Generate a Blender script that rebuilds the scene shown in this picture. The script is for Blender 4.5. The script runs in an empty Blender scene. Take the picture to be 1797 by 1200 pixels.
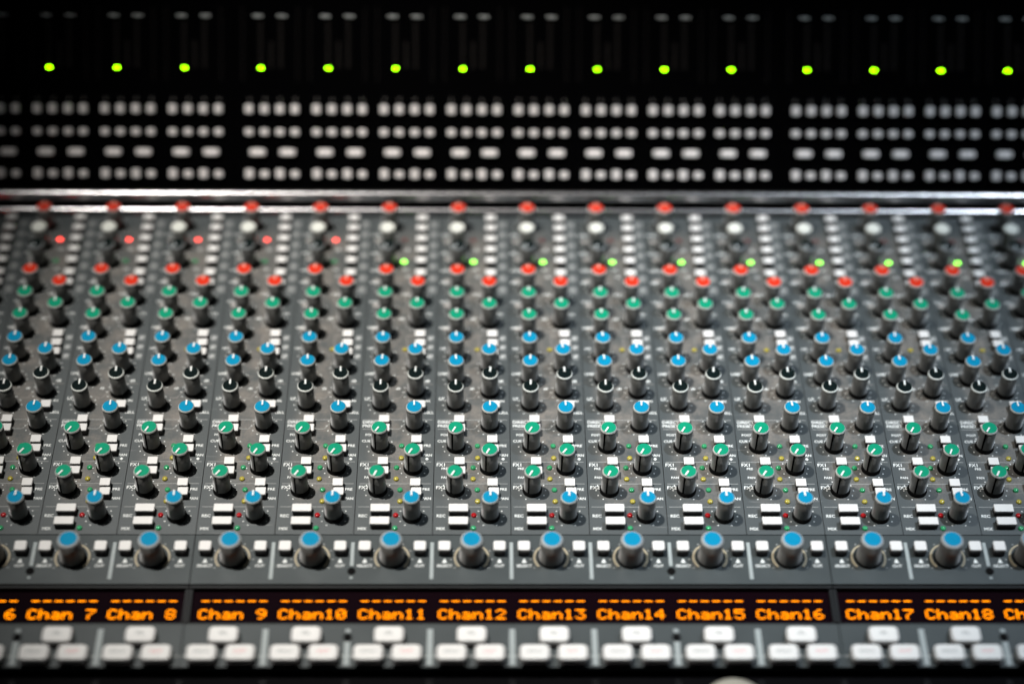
import bpy, math, random
from mathutils import Matrix, Vector

random.seed(7)
scene = bpy.context.scene
col = scene.collection
S = 0.001                      # the meshes are written in millimetres

# ------------------------------------------------------------------ camera
FPX = 3532.91
cam_d = bpy.data.cameras.new("camera")
cam = bpy.data.objects.new("camera", cam_d)
col.objects.link(cam)
ROT = ((0.9998866601380092, -0.0019836659227145804, -0.014924206765003565),
       (-0.00891389347079128, 0.7208597488309058, -0.693023639581389),
       (0.012132987317594207, 0.6930781251669618, 0.7207603644997417))
cam.matrix_world = Matrix.Translation((0.00497403, -0.72682912, 0.80516972)) @ Matrix(ROT).to_4x4()
cam_d.sensor_width = 36.0
cam_d.lens = FPX * 36.0 / 1797.0
cam_d.clip_start = 0.05
cam_d.clip_end = 50.0
cam_d.dof.use_dof = True
cam_d.dof.focus_distance = 1.050
cam_d.dof.aperture_fstop = 2.14
cam_d.dof.aperture_ratio = 0.75      # the lens clips its blur discs flat towards the top and bottom
cam_d.dof.aperture_blades = 0
scene.camera = cam

# ------------------------------------------------------------------ world, lamps, exposure
w = bpy.data.worlds.new("World")
scene.world = w
w.use_nodes = True
w.node_tree.nodes["Background"].inputs[0].default_value = (0.75, 0.9, 1.0, 1)
w.node_tree.nodes["Background"].inputs[1].default_value = 0.012

def lamp(name, loc, target, power, size, colr, size_y=None, spread=None, spot=None, blend=0.5):
    d = bpy.data.lights.new(name, 'SPOT' if spot else 'AREA')
    if spot:
        d.spot_size = math.radians(spot); d.spot_blend = blend; d.shadow_soft_size = size
    else:
        d.shape = 'RECTANGLE' if size_y else 'DISK'
        d.size = size
        if size_y: d.size_y = size_y
        if spread: d.spread = math.radians(spread)
    d.energy = power
    d.color = colr
    o = bpy.data.objects.new(name, d)
    col.objects.link(o)
    o.location = loc
    dv = Vector(target) - Vector(loc)
    o.rotation_euler = dv.to_track_quat('-Z', 'Y').to_euler()
    return o

lamp("studio_lamp", (-0.52, 0.17, 1.80), (-0.005, 0.0, 0.0), 204.0, 0.020, (1.0, 0.97, 0.92), spot=20.5, blend=1.0)
lamp("studio_lamp", (0.82, 0.15, 1.80), (0.24, 0.0, 0.0), 112.0, 0.020, (0.76, 0.88, 1.0), spot=18.5, blend=1.0)
lamp("added_fill_light", (0.0, 0.35, 2.2), (0.0, 0.0, 0.0), 0.9, 1.0, (0.95, 1.0, 0.98), size_y=0.5)  # weak overhead fill added to lift the shaded sides, not a known lamp

vs = scene.view_settings
vs.view_transform = 'Standard'
vs.look = 'None'
vs.exposure = 0.0
vs.gamma = 1.0
vs.use_curve_mapping = False
scene.render.engine = 'CYCLES'
scene.cycles.max_bounces = 5
scene.cycles.glossy_bounces = 3
scene.cycles.diffuse_bounces = 3
scene.cycles.use_denoising = True
scene.cycles.sample_clamp_indirect = 4.0
scene.cycles.caustics_reflective = False
scene.cycles.caustics_refractive = False

# ------------------------------------------------------------------ materials
def mat(name, base, rough=0.5, metal=0.0, spec=0.5, emit=None, estr=0.0, coat=0.0, var=0.0, vscale=400.0,
        rvar=0.0, bump=0.0):
    m = bpy.data.materials.new(name)
    m.use_nodes = True
    nt = m.node_tree
    b = nt.nodes["Principled BSDF"]
    b.inputs["Base Color"].default_value = (*base, 1)
    b.inputs["Roughness"].default_value = rough
    b.inputs["Metallic"].default_value = metal
    b.inputs["Specular IOR Level"].default_value = spec
    b.inputs["Coat Weight"].default_value = coat
    if emit:
        b.inputs["Emission Color"].default_value = (*emit, 1)
        b.inputs["Emission Strength"].default_value = estr
    if var or rvar or bump:
        tc = nt.nodes.new("ShaderNodeTexCoord")
        nz = nt.nodes.new("ShaderNodeTexNoise")
        nz.inputs["Scale"].default_value = vscale
        nz.inputs["Detail"].default_value = 4
        geo = nt.nodes.new("ShaderNodeNewGeometry")
        nt.links.new(geo.outputs["Position"], nz.inputs["Vector"])
        if var:
            mx = nt.nodes.new("ShaderNodeMix"); mx.data_type = 'RGBA'
            mx.inputs["A"].default_value = (*[c * (1 - var) for c in base], 1)
            mx.inputs["B"].default_value = (*[min(1, c * (1 + var)) for c in base], 1)
            nt.links.new(nz.outputs["Fac"], mx.inputs["Factor"])
            nt.links.new(mx.outputs["Result"], b.inputs["Base Color"])
        if rvar:
            mr = nt.nodes.new("ShaderNodeMapRange")
            mr.inputs["To Min"].default_value = rough - rvar
            mr.inputs["To Max"].default_value = rough + rvar
            nt.links.new(nz.outputs["Fac"], mr.inputs["Value"])
            nt.links.new(mr.outputs["Result"], b.inputs["Roughness"])
        if bump:
            bp = nt.nodes.new("ShaderNodeBump")
            bp.inputs["Strength"].default_value = bump
            bp.inputs["Distance"].default_value = 0.0002
            nt.links.new(nz.outputs["Fac"], bp.inputs["Height"])
            nt.links.new(bp.outputs["Normal"], b.inputs["Normal"])
    return m

def panel_material(name, dust_amount):
    """slate painted metal; dust lies in the middle of each strip, where no finger cleans"""
    m = bpy.data.materials.new(name)
    m.use_nodes = True
    nt = m.node_tree; L = nt.links; N = nt.nodes
    b = N["Principled BSDF"]
    tc = N.new("ShaderNodeTexCoord")          # object coordinates: the strip's own millimetres / 1000
    geo = N.new("ShaderNodeNewGeometry")
    sep = N.new("ShaderNodeSeparateXYZ"); L.new(tc.outputs["Object"], sep.inputs[0])
    def math_(op, a, b_=None, c=None):
        n = N.new("ShaderNodeMath"); n.operation = op
        for i, v in enumerate((a, b_, c)):
            if v is None: continue
            if isinstance(v, (int, float)): n.inputs[i].default_value = v
            else: L.new(v, n.inputs[i])
        return n.outputs[0]
    # distance from the strip's centre line
    ax = math_('ABSOLUTE', math_('SUBTRACT', sep.outputs[0], -0.001))
    mr = N.new("ShaderNodeMapRange"); mr.interpolation_type = 'SMOOTHSTEP'
    mr.inputs["From Min"].default_value = 0.0165; mr.inputs["From Max"].default_value = 0.007
    L.new(ax, mr.inputs["Value"])
    mv = N.new("ShaderNodeMapRange"); mv.interpolation_type = 'SMOOTHSTEP'
    mv.inputs["From Min"].default_value = -0.080; mv.inputs["From Max"].default_value = -0.050
    L.new(sep.outputs[1], mv.inputs["Value"])
    mt = N.new("ShaderNodeMapRange"); mt.interpolation_type = 'SMOOTHSTEP'
    mt.inputs["From Min"].default_value = 0.146; mt.inputs["From Max"].default_value = 0.120
    L.new(sep.outputs[1], mt.inputs["Value"])
    nz = N.new("ShaderNodeTexNoise"); nz.inputs["Scale"].default_value = 75; nz.inputs["Detail"].default_value = 6
    nz.inputs["Roughness"].default_value = 0.65
    L.new(geo.outputs["Position"], nz.inputs["Vector"])
    nr = N.new("ShaderNodeMapRange"); nr.inputs["From Min"].default_value = 0.34; nr.inputs["From Max"].default_value = 0.66
    L.new(nz.outputs["Fac"], nr.inputs["Value"])
    nf = N.new("ShaderNodeTexNoise"); nf.inputs["Scale"].default_value = 900; nf.inputs["Detail"].default_value = 3
    L.new(geo.outputs["Position"], nf.inputs["Vector"])
    ff = N.new("ShaderNodeMapRange"); ff.inputs["From Min"].default_value = 0.35; ff.inputs["From Max"].default_value = 0.7
    ff.inputs["To Min"].default_value = 0.6; ff.inputs["To Max"].default_value = 1.25
    L.new(nf.outputs["Fac"], ff.inputs["Value"])
    d = math_('MULTIPLY', math_('MULTIPLY', math_('MULTIPLY', mr.outputs[0], mv.outputs[0]), mt.outputs[0]), math_('MULTIPLY', nr.outputs[0], ff.outputs[0]))
    dust = math_('MULTIPLY', math_('ADD', d, 0.06), dust_amount)
    dust.node.use_clamp = True
    # thin scratches
    wv = N.new("ShaderNodeTexNoise"); wv.inputs["Scale"].default_value = 1.0; wv.inputs["Detail"].default_value = 2
    mp = N.new("ShaderNodeMapping"); mp.inputs["Rotation"].default_value = (0, 0, 0.5); mp.inputs["Scale"].default_value = (40, 1100, 1)
    L.new(geo.outputs["Position"], mp.inputs["Vector"]); L.new(mp.outputs[0], wv.inputs["Vector"])
    sc = N.new("ShaderNodeMapRange"); sc.inputs["From Min"].default_value = 0.70; sc.inputs["From Max"].default_value = 0.76
    L.new(wv.outputs["Fac"], sc.inputs["Value"])
    mx = N.new("ShaderNodeMix"); mx.data_type = 'RGBA'
    mx.inputs["A"].default_value = (0.026, 0.038, 0.042, 1)
    mx.inputs["B"].default_value = (0.185, 0.160, 0.135, 1)
    L.new(dust, mx.inputs["Factor"])
    m2 = N.new("ShaderNodeMix"); m2.data_type = 'RGBA'
    m2.inputs["B"].default_value = (0.30, 0.30, 0.29, 1)
    L.new(mx.outputs["Result"], m2.inputs["A"]); L.new(math_('MULTIPLY', sc.outputs[0], 0.5), m2.inputs["Factor"])
    L.new(m2.outputs["Result"], b.inputs["Base Color"])
    rr = N.new("ShaderNodeMapRange"); rr.inputs["To Min"].default_value = 0.52; rr.inputs["To Max"].default_value = 0.62
    L.new(dust, rr.inputs["Value"]); L.new(rr.outputs[0], b.inputs["Roughness"])
    b.inputs["Specular IOR Level"].default_value = 0.65
    b.inputs["IOR"].default_value = 1.6
    bp = N.new("ShaderNodeBump"); bp.inputs["Strength"].default_value = 0.25; bp.inputs["Distance"].default_value = 0.0002
    L.new(nf.outputs["Fac"], bp.inputs["Height"]); L.new(bp.outputs["Normal"], b.inputs["Normal"])
    return m

M = {}
M['panel'] = panel_material("slate_panel", 0.85)
M['panel_front'] = mat("slate_front_panel", (0.042, 0.052, 0.054), 0.42, var=0.18, vscale=60, rvar=0.05, bump=0.15)
M['black_panel'] = mat("black_panel", (0.0012, 0.0012, 0.0014), 0.5, spec=0.0)
M['chassis'] = mat("chassis_black", (0.002, 0.002, 0.0025), 0.6, spec=0.03)
M['knob'] = mat("knob_plastic", (0.095, 0.095, 0.088), 0.38, spec=1.0)
M['knob'].node_tree.nodes['Principled BSDF'].inputs['Sheen Weight'].default_value = 0.8
M['knob'].node_tree.nodes['Principled BSDF'].inputs['Sheen Roughness'].default_value = 0.35
M['rubber'] = mat("matt_black", (0.003, 0.003, 0.003), 0.8, spec=0.1)
M['ring'] = mat("cap_rim_white", (0.72, 0.74, 0.70), 0.45)
M['ring_grey'] = mat("cap_rim_grey", (0.50, 0.53, 0.54), 0.4)
M['red'] = mat("cap_red", (0.66, 0.035, 0.012), 0.30, spec=0.3, var=0.08)
M['green'] = mat("cap_green", (0.003, 0.275, 0.15), 0.32, spec=0.3, var=0.08)
M['blue'] = mat("cap_blue", (0.002, 0.235, 0.42), 0.35, spec=0.15, var=0.08)
M['blackcap'] = mat("cap_black", (0.004, 0.009, 0.009), 0.25, spec=0.3)
M['whitecap'] = mat("cap_white", (0.74, 0.75, 0.69), 0.5, var=0.05)
M['pointer'] = mat("pointer_white", (0.85, 0.87, 0.85), 0.45)
M['pointer_red'] = mat("pointer_pale", (0.85, 0.45, 0.36), 0.45)
M['button'] = mat("button_white", (0.76, 0.745, 0.725), 0.42, var=0.05, vscale=250)
M['button_dim'] = mat("button_ivory", (0.88, 0.83, 0.81), 0.5, var=0.08, vscale=250)
M['stem'] = mat("button_stem_dark", (0.022, 0.014, 0.014), 0.5)
M['key'] = mat("key_white", (0.80, 0.79, 0.77), 0.42, var=0.05, vscale=200)
M['ink'] = mat("legend_white", (0.80, 0.82, 0.80), 0.6)
M['ink_grey'] = mat("legend_grey", (0.17, 0.18, 0.18), 0.6, var=0.3, vscale=500)
M['ink_dim'] = mat("legend_dim", (0.30, 0.28, 0.26), 0.6)
M['ink_pink'] = mat("legend_pink", (0.80, 0.36, 0.36), 0.6)
M['ink_soft'] = mat("legend_soft_grey", (0.36, 0.37, 0.36), 0.6)
M['divider'] = mat("divider_grey", (0.36, 0.40, 0.40), 0.4, var=0.1)
M['rail'] = mat("rail_aluminium", (0.62, 0.60, 0.61), 0.25, metal=1.0)
M['collar_cream'] = mat("led_ring_cream", (0.42, 0.36, 0.25), 0.45, var=0.1)
M['groove'] = mat("groove_black", (0.001, 0.001, 0.001), 0.9, spec=0.0)
M['led_green_off'] = mat("led_green_dark", (0.03, 0.30, 0.12), 0.15, coat=0.5, emit=(0.02, 0.30, 0.10), estr=0.10)  # unlit lens, but with a faint glow of its own added
M['led_yellow_off'] = mat("led_yellow_dark", (0.42, 0.35, 0.05), 0.2, coat=0.5)
M['led_red_off'] = mat("led_red_dark", (0.42, 0.008, 0.012), 0.12, coat=0.6)
M['led_red_dim'] = mat("led_red_unlit", (0.16, 0.035, 0.035), 0.3)
M['led_red_on'] = mat("led_red_lit", (0.9, 0.1, 0.08), 0.4, emit=(1.0, 0.06, 0.04), estr=8.0)
M['led_green_on'] = mat("led_green_lit", (0.4, 0.9, 0.2), 0.4, emit=(0.30, 1.0, 0.08), estr=5.5)
M['meter_on'] = mat("meter_led_lit", (0.4, 0.9, 0.1), 0.4, emit=(0.27, 1.0, 0.0), estr=24.0)
M['segment_off'] = mat("meter_segment_dark", (0.022, 0.019, 0.017), 0.4, spec=0.1)
M['glass'] = mat("display_glass", (0.005, 0.0015, 0.003), 0.25, spec=0.06)
M['bezel'] = mat("display_bezel", (0.006, 0.007, 0.008), 0.45, spec=0.3)
M['amber'] = mat("amber_dots", (0.02, 0.006, 0.001), 0.6, spec=0.0, emit=(1.0, 0.25, 0.0), estr=3.2)
M['fader'] = mat("fader_cap_beige", (0.40, 0.38, 0.32), 0.5, var=0.1)

# ------------------------------------------------------------------ mesh builder
class MB:
    def __init__(s):
        s.v = []; s.f = []; s.m = []; s.sm = []; s.mats = []
    def mi(s, m):
        if m not in s.mats: s.mats.append(m)
        return s.mats.index(m)
    def add(s, vs, fs, m, smooth=False):
        o = len(s.v); i = s.mi(m)
        s.v += vs
        for f in fs:
            s.f.append([o + k for k in f]); s.m.append(i); s.sm.append(smooth)
    def box(s, x0, x1, y0, y1, z0, z1, m):
        v = [(x0,y0,z0),(x1,y0,z0),(x1,y1,z0),(x0,y1,z0),(x0,y0,z1),(x1,y0,z1),(x1,y1,z1),(x0,y1,z1)]
        s.add(v, [(3,2,1,0),(4,5,6,7),(0,1,5,4),(1,2,6,5),(2,3,7,6),(3,0,4,7)], m)
    def quad(s, x0, x1, y0, y1, z, m):
        s.add([(x0,y0,z),(x1,y0,z),(x1,y1,z),(x0,y1,z)], [(0,1,2,3)], m)
    def lathe(s, prof, m, seg=32, cx=0, cy=0, cap=True, flute=0.0, nfl=16, smooth=True):
        """prof: list of (radius, z) from bottom to top; m may be a list, one per band"""
        o = len(s.v)
        for (r, z) in prof:
            for k in range(seg):
                a = 2 * math.pi * k / seg
                rr = r * (1 + flute * math.cos(nfl * a)) if flute and r > 0 else r
                s.v.append((cx + rr * math.cos(a), cy + rr * math.sin(a), z))
        for j in range(len(prof) - 1):
            mm = m[j] if isinstance(m, list) else m
            i = s.mi(mm)
            for k in range(seg):
                k2 = (k + 1) % seg
                s.f.append([o+j*seg+k, o+j*seg+k2, o+(j+1)*seg+k2, o+(j+1)*seg+k]); s.m.append(i); s.sm.append(smooth)
        if cap:
            i = s.mi(m[-1] if isinstance(m, list) else m)
            j = len(prof) - 1
            s.f.append([o+j*seg+k for k in range(seg)]); s.m.append(i); s.sm.append(False)
    def rbox(s, x0, x1, y0, y1, z0, z1, m, r=0.6, ch=0.35, seg=3, taper=0.0, msides=None, dish=0.0):
        """box with rounded corners in plan and a chamfered top edge"""
        def ring(inset, z):
            a0, a1, b0, b1 = x0+inset, x1-inset, y0+inset, y1-inset
            rr = max(0.05, r - inset)
            out = []
            for (cx, cy, st) in ((a1-rr,b1-rr,0),(a0+rr,b1-rr,90),(a0+rr,b0+rr,180),(a1-rr,b0+rr,270)):
                for k in range(seg + 1):
                    a = math.radians(st + 90 * k / seg)
                    out.append((cx + rr*math.cos(a), cy + rr*math.sin(a), z))
            return out
        rings = [ring(-taper, z0), ring(0, z1-ch), ring(ch*0.3, z1-ch*0.3), ring(ch, z1)]
        if dish: rings.append(ring(ch+dish*2, z1-dish))
        n = len(rings[0]); o = len(s.v)
        for q in rings: s.v += q
        i = s.mi(m); isd = s.mi(msides or m)
        for j in range(len(rings)-1):
            for k in range(n):
                k2 = (k+1) % n
                s.f.append([o+j*n+k, o+j*n+k2, o+(j+1)*n+k2, o+(j+1)*n+k]); s.m.append(isd if j == 0 else i); s.sm.append(False)
        s.f.append([o+(len(rings)-1)*n+k for k in range(n)]); s.m.append(i); s.sm.append(False)
    def arc(s, cx, cy, r0, r1, a0, a1, z0, z1, m, n=24):
        v = []; f = []
        for k in range(n + 1):
            a = math.radians(a0 + (a1-a0)*k/n); c, q = math.cos(a), math.sin(a)
            v += [(cx+r0*c, cy+r0*q, z0), (cx+r1*c, cy+r1*q, z0), (cx+r1*c, cy+r1*q, z1), (cx+r0*c, cy+r0*q, z1)]
        for k in range(n):
            a, b = 4*k, 4*k+4
            f += [(a+1,b+1,b+2,a+2), (a+2,b+2,b+3,a+3), (a+3,b+3,b,a)]
        f += [(0,1,2,3), (4*n+3,4*n+2,4*n+1,4*n)]
        s.add(v, f, m, False)
    def dot(s, cx, cy, r, z, m, n=8):
        s.add([(cx+r*math.cos(2*math.pi*k/n), cy+r*math.sin(2*math.pi*k/n), z) for k in range(n)], [tuple(range(n))], m)
    def line(s, pts, wd, z, m):
        for (a, b) in zip(pts, pts[1:]):
            d = Vector((b[0]-a[0], b[1]-a[1])); d.normalize()
            nx, ny = -d.y*wd/2, d.x*wd/2
            s.add([(a[0]+nx,a[1]+ny,z),(a[0]-nx,a[1]-ny,z),(b[0]-nx,b[1]-ny,z),(b[0]+nx,b[1]+ny,z)], [(0,1,2,3)], m)
    def text(s, txt, x, y, size, z, m, align='LEFT'):
        v, f = text_mesh(txt, align)
        o = len(s.v); i = s.mi(m)
        s.v += [(x + a*size, y + b*size, z) for (a, b) in v]
        for q in f: s.f.append([o+k for k in q]); s.m.append(i); s.sm.append(False)
    def build(s, name):
        me = bpy.data.meshes.new(name)
        me.from_pydata([(a*S, b*S, c*S) for (a, b, c) in s.v], [], s.f)
        for m in s.mats: me.materials.append(m)
        me.polygons.foreach_set("material_index", s.m)
        me.polygons.foreach_set("use_smooth", s.sm)
        me.update()
        return me

_tc = {}
def text_mesh(txt, align):
    k = (txt, align)
    if k not in _tc:
        c = bpy.data.curves.new("t", 'FONT'); c.body = txt; c.align_x = align; c.align_y = 'CENTER'
        c.resolution_u = 2; c.offset = 0.018
        o = bpy.data.objects.new("t", c)
        me = o.to_mesh()
        _tc[k] = ([(v.co.x, v.co.y) for v in me.vertices], [tuple(p.vertices) for p in me.polygons])
        o.to_mesh_clear()
        bpy.data.objects.remove(o); bpy.data.curves.remove(c)
    return _tc[k]

def link(name, data, parent=None, loc=(0, 0, 0), rz=0.0, label=None):
    o = bpy.data.objects.new(name, data)
    col.objects.link(o)
    o.location = (loc[0]*S, loc[1]*S, loc[2]*S)
    if rz: o.rotation_euler = (0, 0, rz)
    if parent is not None: o.parent = parent
    if label: o["label"] = label
    return o

def tag(o, label, cat, group=None):
    o["label"] = label; o["category"] = cat
    if group: o["group"] = group


# ------------------------------------------------------------------ shared part meshes
H = 16.0
def knob_meshes(kind):
    """body, collar, cap, pointer meshes of one rotary knob; pointer looks towards +y at rest"""
    capm = {'red': M['red'], 'green': M['green'], 'blue': M['blue'], 'black': M['blackcap'], 'white': M['whitecap'],
            'slot_green': M['green'], 'steel': M['blackcap']}[kind]
    b = MB()
    b.lathe([(4.4, 2.4), (4.4, 2.8), (4.3, 8), (4.15, 14.6)], M['knob'], seg=48, flute=0.007, nfl=16)
    b.lathe([(4.4, 2.4), (3.0, 2.4)], M['rubber'], seg=48, cap=False)
    if kind == 'slot_green':                       # the moulded groove running down the side below the pointer
        b.box(-0.45, 0.45, 4.0, 4.46, 2.3, 14.65, M['groove'])
    body = b.build("knob_body_" + kind)
    c = MB(); c.lathe([(5.1, 0.0), (5.1, 1.3), (4.4, 2.4)], M['rubber'], seg=32)  # black collar, sized to stand in for the shadow crescent under the knob
    collar = c.build("knob_collar")
    k = MB()
    rim = M['ring'] if kind not in ('steel',) else M['ring_grey']
    if kind == 'white':
        k.lathe([(4.2, 14.6), (4.15, 15.6), (3.5, 16.1)], capm, seg=32)
    elif kind == 'black':
        k.lathe([(4.28, 14.6), (4.28, 15.0), (3.85, 15.75), (3.75, 15.7)], [M['ring'], M['ring'], capm], seg=40)
    else:
        k.lathe([(4.28, 14.6), (4.28, 15.1), (3.82, 15.75), (3.75, 15.85)], [rim, rim, capm], seg=40)
    cap = k.build("knob_cap_" + kind)
    p = MB()
    pm = {'red': M['pointer_red'], 'white': M['whitecap'], 'steel': M['ring_grey']}.get(kind, M['pointer'])
    zt = 16.4 if kind != 'white' else 16.35
    p.box(-0.42, 0.42, 0.4, 3.9, 15.6, zt, pm)
    ptr = p.build("knob_pointer_" + kind)
    return body, collar, cap, ptr
KM = {k: knob_meshes(k) for k in ('red', 'green', 'blue', 'black', 'white', 'slot_green', 'steel')}
KLAB = {'red': 'ribbed black knob with a red cap', 'green': 'ribbed black knob with a green cap', 'slot_green': 'black knob with a green cap and a groove down its side',
        'blue': 'ribbed black knob with a blue cap', 'black': 'black knob with a black cap inside a white rim',
        'white': 'black knob with a plain white cap', 'steel': 'black knob with a glossy black cap and grey rim'}
def knob(kind, parent, x, y, deg):
    body, collar, cap, ptr = KM[kind]
    o = link("rotary_knob", body, parent, (x, y, 0), math.radians(deg), KLAB[kind])
    link("knob_collar", collar, o)
    link("knob_cap", cap, o)
    link("pointer", ptr, o)
    return o

def button_mesh(wd, ht, h, capt, capmat, r=0.4, ch=0.3):
    a = MB(); a.box(-wd/2+0.2, wd/2-0.2, -ht/2+0.2, ht/2-0.2, 0.0, h-capt, M['stem'])
    c = MB(); c.rbox(-wd/2, wd/2, -ht/2, ht/2, h-capt, h, capmat, r=r, ch=ch)
    return a.build("button_stem"), c.build("button_cap")
BM = {'small': button_mesh(5.4, 4.9, 4.3, 0.9, M['button']),
      'wide': button_mesh(9.9, 4.9, 4.3, 1.2, M['button']),
      'square': button_mesh(6.0, 5.9, 5.2, 1.3, M['button'], r=0.9),
      'upper': button_mesh(3.9, 5.6, 4.0, 2.6, M['button_dim'], r=1.0),
      'upper_low': button_mesh(3.9, 4.3, 3.6, 2.4, M['button_dim'], r=1.0),
      'upper_wide': button_mesh(8.4, 4.4, 4.0, 2.6, M['button_dim'], r=1.2)}
def button(kind, parent, x, y, name="push_button", label=None, z=0.0):
    st, cp = BM[kind]
    o = link(name, st, parent, (x, y, z), 0, label)
    link("button_cap", cp, o)
    return o

def led_mesh(m, r=1.45, h=1.3):
    b = MB(); b.lathe([(r, 0), (r, h*0.4), (r*0.85, h*0.75), (r*0.5, h*0.95), (0.1, h)], m, seg=14)
    return b.build("led")
LM = {k: led_mesh(M[k]) for k in ('led_green_off', 'led_yellow_off', 'led_red_off', 'led_red_dim')}
LM['led_red_on'] = led_mesh(M['led_red_on'], 0.9, 1.1)
LM['led_green_on'] = led_mesh(M['led_green_on'], 1.15, 1.3)
LLAB = {'led_green_off': 'green lamp, not lit', 'led_yellow_off': 'yellow lamp, not lit', 'led_red_off': 'dark red lamp, not lit',
        'led_red_dim': 'dull red lamp, not lit', 'led_red_on': 'red lamp glowing', 'led_green_on': 'green lamp glowing'}
def led(kind, parent, x, y):
    return link("indicator_lamp", LM[kind], parent, (x, y, 0), 0, LLAB[kind])

# ------------------------------------------------------------------ channel strip
TOPV, BOTV = 149.2, -88.2
fp = MB()
fp.box(-19.82, 19.82, BOTV, TOPV, -3.0, 0.0, M['panel'])
PLATE = fp.build("strip_face_plate")

KNOBS = [('red', -8.9, 140.6, 0), ('white', -9.3, 123.8, 0), ('steel', -9.0, 109.6, 140),
         ('red', -9.0, 89.1, 0), ('red', 8.95, 79.6, 0), ('green', -9.05, 71.1, 0), ('green', 9.0, 62.3, 0),
         ('green', -9.05, 53.9, 0), ('blue', -9.0, 36.1, 0), ('blue', 8.9, 27.3, 0), ('blue', -8.95, 18.7, 0),
         ('black', 9.3, 9.4, 0), ('black', -9.0, 0.0, 0), ('blue', 9.25, -14.9, 0),
         ('slot_green', -8.6, -29.4, 150), ('slot_green', 9.1, -44.4, 150), ('slot_green', -8.8, -59.2, 150),
         ('blue', 9.35, -76.4, 0)]
BUTTONS = [('small', 9.9, v) for v in (144.6, 136.0, 127.0, 118.0, 109.0, 98.7, 90.5)]
BUTTONS += [('small', 10.7, 50.1), ('small', 10.9, 43.2), ('small', 11.0, 36.3),
            ('small', 11.9, -2.6), ('small', -7.0, -13.0), ('small', -6.6, -19.4),
            ('small', 10.5, -27.3), ('small', 11.2, -33.7), ('small', -6.6, -42.4), ('small', -6.2, -48.8),
            ('small', 10.6, -56.9), ('small', 11.2, -63.0), ('wide', -6.9, -73.9), ('wide', -6.9, -82.3)]

lg = MB()
Z = 0.05
for (k, x, y, a) in KNOBS:                          # scale dots round every knob
    R = 6.9
    for i in range(11):
        t = math.radians(240 - i*30)
        if i == 5 and k != 'slot_green': pass
        lg.dot(x + R*math.cos(t), y + R*math.sin(t)*0.98, 0.36, Z, M['ink'])
def sep(y, x0=-18.5, x1=18.5): lg.line([(x0, y), (x1, y)], 0.28, Z, M['ink_soft'])
sep(-10.5); sep(-17.1, -18.5, 1.0); lg.line([(1.0, -17.1), (4.5, -12.6)], 0.28, Z, M['ink_soft'])
sep(-39.9); sep(-54.8); sep(-70.2)
lg.line([(-3.5, 5.0), (0.5, 5.0), (5.0, 12.5), (5.0, 14.0)], 0.3, Z, M['ink_dim'])
lg.line([(12.0, 15.5), (18.5, 15.5)], 0.28, Z, M['ink_dim'])
lg.line([(3.4, 36.0), (3.4, 52.0), (14.0, 52.0)], 0.28, Z, M['ink_dim'])
for (t, x, y, s_) in (("DIRECT", -18.6, -12.2, 2.7), ("PRESET", -18.6, -14.9, 2.7), ("POST", -16.8, -21.2, 2.2), ("CUE ST", -18.5, -25.6, 2.4),
                     ("BELL", 14.0, -5.4, 2.5), ("PRE", 14.2, -28.8, 2.4), ("PAN", 14.2, -35.4, 2.4), ("FX1", -18.8, -42.0, 3.0), ("PRE", -16.2, -44.6, 2.1),
                     ("PAN", -16.2, -50.6, 2.1), ("FX2", -18.8, -57.4, 3.0), ("PRE", 14.2, -58.6, 2.4), ("PAN", 14.2, -64.8, 2.4),
                     ("REC", -18.2, -76.2, 2.6), ("MIX", -18.2, -84.6, 2.6), ("LF", -18.2, 4.6, 3.0), ("LMF", -18.6, 23.0, 2.8), ("IN", 14.6, 3.0, 2.4),
                     ("HMF", -18.6, 58.0, 2.8), ("HF", -18.4, 94.0, 3.0), ("KHz", 0.0, 84.5, 2.2), ("dB", -1.4, 65.0, 2.6), ("Q", 1.6, 99.0, 2.6),
                     ("Hz", 13.9, 69.0, 2.4), ("dB", 13.9, 17.6, 2.6), ("dB", -1.6, 12.0, 2.2), ("GAIN", -18.8, 104.0, 2.4), ("MIC", -18.6, 118.0, 2.6),
                     ("LINE", -18.8, 133.5, 2.4), ("VCA", -18.6, 78.5, 2.4), ("HF", -18.0, 42.0, 2.6), ("Ø", 0.5, 121.0, 2.8), ("IN", 0.0, 104.5, 2.4)):
    lg.text(t, x, y, s_, Z, M['ink'])
lg.add([(15.2,-37.9,Z),(16.2,-36.9,Z),(17.2,-37.9,Z),(16.2,-38.9,Z)], [(0,1,2,3)], M['ink'])
for y in (142.6, 134.1, 125.1, 116.7, 107.3, 97.5, 88.3):
    lg.quad(14.3, 18.9, y-3.0, y+3.0, 0.03, M['ink_grey'])
    lg.text("IN" if int(y) % 2 else "SC", 16.6, y, 2.6, Z+0.02, M['ink_soft'], 'CENTER')
for y in (50.0, 43.0, 36.0):
    lg.quad(14.6, 18.2, y-2.4, y+2.4, 0.03, M['ink_grey'])
    lg.text("LP", 16.4, y, 2.6, Z+0.02, M['ink'], 'CENTER')
for (x, y) in ((-15.6, 128.6), (-14.8, 113.6), (-15.2, 95.5), (-15.0, 76.0), (-15.3, 57.5)):
    lg.quad(x-1.5, x+1.5, y-1.6, y+1.6, 0.03, M['ink_dim'])
LEGEND = lg.build("strip_legend")

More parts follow.
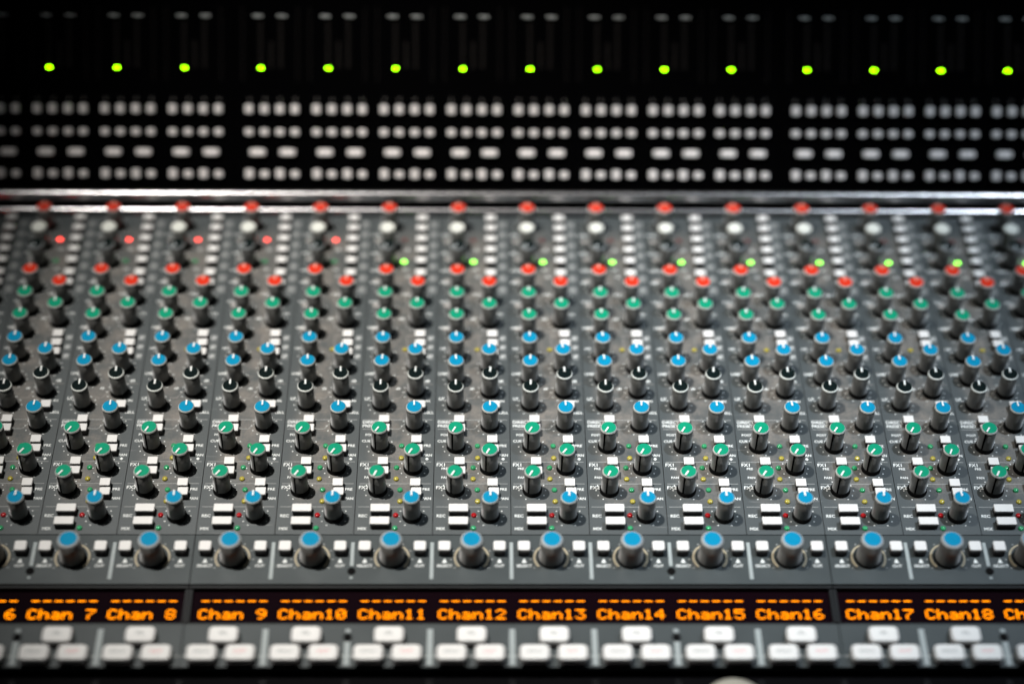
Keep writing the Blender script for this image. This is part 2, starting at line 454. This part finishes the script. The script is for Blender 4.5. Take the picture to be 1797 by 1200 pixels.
ORD = {5: "leftmost", 6: "second from the left", 20: "rightmost"}
for n in range(5, 21):
    t = bpy.data.objects.new("channel_strip", None); col.objects.link(t)
    t.empty_display_size = 0.01
    t.location = ((n-12)*40*S, 0, 0)
    red = n <= 10
    state = "its upper red lamp lit" if red else "its upper green lamp lit"
    if n == 5: lab = "leftmost channel strip, mostly cut off by the left edge of the picture"
    elif n == 6: lab = "channel strip cut by the left edge, just left of the one above Chan 7"
    elif n == 20: lab = "rightmost channel strip, mostly cut off by the right edge of the picture"
    elif n == 19: lab = "channel strip right of the one above Chan18, near the right edge, green lamp lit"
    else: lab = "channel strip of knobs directly above the amber readout Chan%s%d, %s" % (" " if n < 10 else "", n, state)
    tag(t, lab, "channel strip", "channel strips side by side across the mixing console")
    link("face_plate", PLATE, t)
    link("printed_legend", LEGEND, t)
    for (k, x, y, a) in KNOBS:
        j = random.gauss(0, 2.0)
        if k == 'slot_green': j = random.gauss(0, 3.5) - max(-8, min(8, (n-12)*0.9)) * 0
        if k == 'steel': j = random.gauss(0, 25)
        knob(k, t, x, y, a + j)
    for (k, x, y) in BUTTONS: button(k, t, x, y)
    led('led_red_on' if red else 'led_red_dim', t, -0.2, 129.0)
    led('led_green_off' if red else 'led_green_on', t, 0.0, 111.0)
    led('led_yellow_off', t, 2.5, 41.0)
    for (k, x, y) in (('led_green_off', 2.7, -29.2), ('led_yellow_off', 2.8, -37.6), ('led_green_off', 0.5, -44.2), ('led_yellow_off', 0.5, -51.9),
                      ('led_green_off', 2.7, -59.2), ('led_yellow_off', 2.9, -66.9), ('led_red_off', 1.0, -76.0), ('led_green_off', 0.8, -84.4)):
        led(k, t, x, y)

# ------------------------------------------------------------------ front control bank: encoders, display, keys
FONT = {'C': ("01110","10001","10000","10000","10000","10001","01110"), 'h': ("10000","10000","10110","11001","10001","10001","10001"),
        'a': ("00000","00000","01110","00001","01111","10001","01111"), 'n': ("00000","00000","10110","11001","10001","10001","10001"),
        '0': ("01110","10001","10011","10101","11001","10001","01110"), '1': ("00100","01100","00100","00100","00100","00100","01110"),
        '2': ("01110","10001","00001","00010","00100","01000","11111"), '3': ("11111","00010","00100","00010","00001","10001","01110"),
        '4': ("00010","00110","01010","10010","11111","00010","00010"), '5': ("11111","10000","11110","00001","00001","10001","01110"),
        '6': ("00110","01000","10000","11110","10001","10001","01110"), '7': ("11111","00001","00010","00100","01000","01000","01000"),
        '8': ("01110","10001","10001","01110","10001","10001","01110"), '9': ("01110","10001","10001","01111","00001","00010","01100"),
        '-': ("00000","00000","00000","01111","00000","00000","00000"), ' ': ("00000",)*7}
DP = 0.949
def dots(mb, txt, x0, yc, z):
    for ci, ch in enumerate(txt):
        for r, rowp in enumerate(FONT[ch]):
            for c, b in enumerate(rowp):
                if b == '1':
                    x = x0 + (ci*6 + c)*DP; y = yc + (3-r)*0.86
                    mb.quad(x, x+0.80, y-0.36, y+0.36, z, M['amber'])

enc = MB(); enc.lathe([(6.2, 1.0), (6.1, 3), (5.8, 8), (5.5, 14.4)], M['knob'], seg=48, flute=0.008, nfl=12)
ENC = enc.build("encoder_body")
ec = MB(); ec.lathe([(5.5, 14.4), (5.45, 15.0), (4.4, 15.8)], M['ring_grey'], seg=40, cap=False); ENC_RIM = ec.build("encoder_rim")
ed = MB(); ed.lathe([(4.4, 15.6), (4.3, 15.85)], M['blue'], seg=40); ENC_CAP = ed.build("encoder_cap")
ek = MB(); ek.lathe([(6.9, 0.0), (6.9, 0.9), (6.2, 1.3)], M['rubber'], seg=32); ENC_COL = ek.build("encoder_collar")
er = MB(); er.arc(0, 0, 8.0, 8.9, -42, 222, 0.0, 0.8, M['collar_cream'], 32); ENC_RING = er.build("encoder_lamp_ring")
ks = MB(); ks.box(-6.6, 6.6, -5.0, 5.0, 0, 2.6, M['stem']); KEY_STEM = ks.build("key_stem")
def key_cap(txt, m):
    k = MB(); k.rbox(-7.1, 7.1, -4.5, 4.5, 2.2, 5.6, M['key'], r=2.4, ch=0.9, seg=5)
    k.text(txt, 0, 0.2, 2.9, 5.64, m, 'CENTER')
    return k.build("key_cap")
KC = [key_cap("SEL", M['ink_soft']), key_cap("SOLO", M['ink_soft']), key_cap("CUT", M['ink_pink'])]
dv = MB(); dv.box(-0.85, 0.85, -116.6, -93.4, 0.0, 0.25, M['divider']); DIV = dv.build("divider_strip")
dv = MB(); dv.box(-0.85, 0.85, -108.3, -93.4, 0.0, 0.25, M['divider']); dv.box(-0.6, 0.6, -116.4, -115.0, 0.0, 0.25, M['divider']); DIV_S = dv.build("divider_strip_short")
dv = MB(); dv.box(-1.3, 1.3, -168.2, -146.8, 0.0, 0.25, M['divider']); DIV2 = dv.build("divider_strip_key")
dv = MB(); dv.box(-1.3, 1.3, -168.2, -154.4, 0.0, 0.25, M['divider']); dv.box(-1.0, 1.0, -148.9, -146.8, 0.0, 0.25, M['divider']); DIV2_S = dv.build("divider_strip_key_short")
sm_ = MB(); sm_.lathe([(2.1, 0.0), (2.1, 0.35), (1.9, 0.5), (1.0, 0.5)], M['rubber'], seg=20); SCREW = sm_.build("screw_head")

def bank(n0, n1, full0, label):
    """n0..n1 built; the bank's eight channels start at full0"""
    ub = (full0 + 3.5 - 12) * 40.0
    e0 = (full0 - 0.5 - 12)*40.0; e1 = e0 + 320.0
    x0 = max(e0, (n0-0.5-12)*40.0) - ub + (0.25 if n0 == full0 else 0); x1 = min(e1, (n1+0.5-12)*40.0) - ub - (0.25 if n1 == full0+7 else 0)
    t = bpy.data.objects.new("control_bank", None); col.objects.link(t)
    t.empty_display_size = 0.01
    t.location = (ub*S, 0, 0)
    tag(t, label, "control panel", "control banks along the front of the mixing console")
    a = MB()
    a.box(x0, x1, -119.4, -88.7, -3.0, 0.0, M['panel_front'])
    for n in range(n0, n1+1):
        c = (n-12)*40.0 - ub
    link("encoder_plate", a.build("encoder_plate"), t)
    a = MB(); a.box(x0, x1, -169.0, -144.0, -3.0, 0.0, M['panel_front'])
    link("key_plate", a.build("key_plate"), t)
    # display: bezel frame, glass, and lit characters for each channel
    d = MB()
    d.box(x0, x1, -121.0, -119.45, -6.0, -1.2, M['bezel']); d.box(x0, x1, -143.9, -141.2, -6.0, -2.5, M['bezel'])
    g0 = -158.3 if n0 == full0 else x0; g1 = 158.3 if n1 == full0+7 else x1
    if g0 > x0: d.box(x0, g0, -141.2, -121.0, -6.0, -2.0, M['bezel'])
    if g1 < x1: d.box(g1, x1, -141.2, -121.0, -6.0, -2.0, M['bezel'])
    disp = link("channel_display", d.build("display_bezel"), t, label="black recessed display window with amber characters")
    g = MB(); g.box(g0, g1, -141.2, -121.0, -6.0, -4.1, M['glass'])
    link("display_glass", g.build("display_glass"), disp)
    for n in range(n0, n1+1):
        uc = (n - full0 - 3.5)*39.35
        tx = "Chan%2d" % n
        q = MB(); dots(q, "------", uc-16.6, -127.0, -4.0); dots(q, tx, uc-16.6, -134.9, -4.0)
        link("amber_readout", q.build("readout"), disp, label="amber dot characters reading %s under a row of dashes" % tx)
    # legends
    q = MB()
    for n in range(n0, n1+1):
        c = (n-12)*40.0 - ub
        for (x, tx) in ((-13.6, "SELECT"), (14.0, "CUT")):
            q.add([(c+x-1.2,-106.2,0.05),(c+x+1.2,-106.2,0.05),(c+x,-103.4,0.05)], [(0,1,2)], M['ink'])
            q.text(tx, c+x, -108.2, 2.35, 0.05, M['ink'], 'CENTER')
        for i in range(9):
            tt = math.radians(215 - i*(250/8))
            q.dot(c+10.4*math.cos(tt), -103.4+10.4*math.sin(tt), 0.4, 0.05, M['ink_soft'])
        q.line([(c-19, -162.6), (c-16.8, -162.6)], 0.8, 0.05, M['ink_soft']); q.line([(c-1.8, -162.6), (c+1.8, -162.6)], 0.8, 0.05, M['ink_soft'])
        q.line([(c+16.6, -162.6), (c+18.8, -162.6)], 0.8, 0.05, M['ink_soft'])
    link("printed_legend", q.build("bank_legend"), t)
    for n in range(n0, n1+1):
        c = (n-12)*40.0 - ub
        o = link("encoder_knob", ENC, t, (c, -103.4, 0), 0, "large black encoder knob with a round blue centre in a grey rim")
        link("knob_collar", ENC_COL, o); link("lamp_ring", ENC_RING, o); link("knob_rim", ENC_RIM, o); link("knob_cap", ENC_CAP, o)
        button('square', t, c-13.7, -99.1, "square_button"); button('square', t, c+14.0, -99.1, "square_button")
        for (x, y, kc) in ((0.3, -153.2, 0), (-9.3, -165.2+1.4, 1), (9.1, -165.2+1.4, 2)):
            ko = link("channel_key", KEY_STEM, t, (c+x, y, 0), 0, "wide white key with a faint red legend" if kc == 2 else "wide white key with a faint grey legend")
            link("key_cap", KC[kc], ko)
        if n < min(n1, full0+7) or (n1 < full0+7 and n == n1) :
            xs = c + 20.0
            sc_ = (n - full0) in (1, 5)
            if xs < x1 - 1:
                link("divider_strip", DIV_S if sc_ else DIV, t, (xs, 0, 0)); link("divider_strip", DIV2_S if sc_ else DIV2, t, (xs, 0, 0))
            if sc_:
                link("screw", SCREW, t, (xs, -111.6, 0)); link("screw", SCREW, t, (xs, -151.8, 0))
    return t
bank(5, 8, 1, "left control bank with the display ending in Chan 7 and Chan 8")
bank(9, 16, 9, "middle control bank whose long display runs from Chan 9 to Chan16")
bank(17, 20, 17, "right control bank whose display starts with Chan17 and Chan18")

# ------------------------------------------------------------------ meter bridge: panels leaning towards the viewer
ANG = math.atan2(79.5, 75.5)
seg_off = M['segment_off']
def bars():
    out = []
    for (x, s0, s1) in ((-7.0, 71.5, 97.0), (-0.8, 69.5, 85.0), (4.8, 69.5, 97.0)):
        b = MB(); y = s0
        while y < s1: b.box(x-0.8, x+0.8, y, y+0.9, 0.0, 0.25, seg_off); y += 1.6
        out.append(b.build("meter_column"))
    return out
BARS = bars()
mled = MB(); mled.lathe([(0.75, 0), (0.75, 0.6), (0.5, 1.1), (0.1, 1.2)], M['meter_on'], seg=16); MLED = mled.build("meter_led")

def meter(n0, n1, full0, label):
    ub = (full0 + 3.5 - 12)*40.0
    lo = -159.8 if n0 == full0 else (n0 - full0 - 4)*39.35 ; hi = 159.8 if n1 == full0+7 else (n1 - full0 - 3)*39.35 + 6
    t = bpy.data.objects.new("meter_panel", None); col.objects.link(t)
    t.empty_display_size = 0.01
    t.location = (ub*S, 157.7*S, 15.6*S); t.rotation_euler = (ANG, 0, 0)
    tag(t, label, "meter panel", "black meter panels along the back of the mixing console")
    a = MB(); a.box(lo, hi, 0.0, 118.0, -4.0, 0.0, M['black_panel'])
    link("face_plate", a.build("meter_plate"), t)
    q = MB()
    for n in range(n0, n1+1):
        c = (n - full0 - 3.5)*39.35
        for x in (-8.4, 5.6):
            q.text("PEAK", c+x, 99.6, 2.2, 0.05, M['ink'], 'CENTER')
        for x in (-13.6, -4.6, 4.4, 13.2):
            q.text("1", c+x, 51.3, 2.6, 0.05, M['ink_dim'], 'CENTER')
        q.line([(c-17.5, 62.0), (c-17.5, 105.0)], 0.3, 0.05, seg_off); q.line([(c+14.5, 62.0), (c+14.5, 105.0)], 0.3, 0.05, seg_off)
    link("printed_legend", q.build("meter_legend"), t)
    for n in range(n0, n1+1):
        c = (n - full0 - 3.5)*39.35
        for b in BARS: link("meter_column", b, t, (c, 0, 0), 0, "column of unlit meter segments")
        link("indicator_lamp", MLED, t, (c-6.8, 69.4, 0), 0, "bright yellow-green meter lamp glowing")
        for x in (-13.6, -4.6, 4.4, 13.2):
            button('upper', t, c+x, 45.4, "square_button"); button('upper_low', t, c+x, 32.1, "square_button"); 
        for x in (-13.4, 4.4): button('upper', t, c+x, 7.8, "square_button")
        for x in (-4.6, 13.2): button('upper_low', t, c+x, 7.6, "square_button")
        for x in (-8.6, 8.9): button('upper_wide', t, c+x, 20.3, "wide_button")
meter(5, 8, 1, "left meter panel with three green lamps in view, behind the red lit strips")
meter(9, 16, 9, "long middle meter panel with a row of eight green lamps")
meter(17, 20, 17, "right meter panel with the last four green lamps")

# ------------------------------------------------------------------ chassis of the console
t = bpy.data.objects.new("mixing_console_chassis", None); col.objects.link(t)
t.empty_display_size = 0.01
t.location = (0, 0, -0.02)
tag(t, "black mixing console chassis with two polished rails, carrying all strips, banks and meters", "mixing console")
a = MB(); a.box(-340, 360, -171.0, 156.0, -12.0, 13.0, M['chassis'])   # tray under the strips (local z + 20 mm)
link("strip_tray", a.build("strip_tray"), t)
a = MB()
prof = [(157.5, 18.0), (157.9, 33.0), (160.3, 38.0 - 6.0), (230.0, 105.0), (244.0, 118.0), (300.0, 118.0), (300.0, -12.0), (156.5, -12.0), (156.5, 13.5)]
v = [(x, y, z) for x in (-340, 360) for (y, z) in prof]; nP = len(prof)
a.add(v, [tuple(range(nP)), tuple(reversed(range(nP, 2*nP)))] + [(k, nP+k, nP+(k+1) % nP, (k+1) % nP) for k in range(nP)], M['chassis'])
link("rear_housing", a.build("rear_housing"), t)
def rail(name, y0, y1, z0, z1):
    """rounded aluminium bar, its curved face to the front and top"""
    b = MB(); pr = []
    cy, cz = (y0+y1)/2, (z0+z1)/2; ry, rz = (y1-y0)/2, (z1-z0)/2
    for k in range(20):
        th = 2*math.pi*k/20
        c_, s_ = math.cos(th), math.sin(th)
        pr.append((cy + ry*math.copysign(abs(c_)**0.6, c_), cz + rz*math.copysign(abs(s_)**0.6, s_)))
    n_ = len(pr)  # 20 facets, shaded smooth
    b.add([(x, y, z) for x in (-340, 360) for (y, z) in pr], [(k, (k+1) % n_, n_+(k+1) % n_, n_+k) for k in range(n_)] , M['rail'], True)
    b.add([(x, y, z) for x in (-340, 360) for (y, z) in pr], [tuple(reversed(range(n_))), tuple(range(n_, 2*n_))], M['rail'])
    link(name, b.build(name), t)
rail("trim_rail", 150.2, 156.0, 16.5, 24.0)
rail("trim_rail", 152.2, 157.4, 28.6, 35.2)
a = MB(); a.box(-340, 360, -330.0, -171.2, -12.0, 14.0, M['chassis'])
for n in range(5, 21):
    c = (n-12)*40.0
    a.box(c-19.6, c-19.2, -329.0, -172.5, 14.0, 14.3, M['bezel']); a.box(c+19.2, c+19.6, -329.0, -172.5, 14.0, 14.3, M['bezel'])
link("fader_deck", a.build("fader_deck"), t)
a = MB()
for n in range(5, 21):
    c = (n-12)*40.0
    a.box(c-1.0, c+1.0, -320.0, -180.0, 14.02, 14.12, M['rubber'])
link("fader_slots", a.build("fader_slots"), t)

# fader cap peeping over the bottom edge
t = bpy.data.objects.new("fader", None); col.objects.link(t)
t.empty_display_size = 0.01
t.location = (0.1242, -0.1962, -0.0045)
tag(t, "beige rounded fader cap peeping in at the bottom edge below Chan15", "fader")
a = MB(); a.box(-1.5, 1.5, -4, 4, 0.05, 6, M['rubber']); link("fader_stem", a.build("fader_stem"), t)
a = MB(); a.lathe([(13.0, 6.0), (15.5, 7.5), (16.0, 10.0), (15.0, 13.0), (12.5, 15.0), (8.0, 15.8), (0.3, 16.0)], M['fader'], seg=40)
link("fader_cap", a.build("fader_cap"), t)
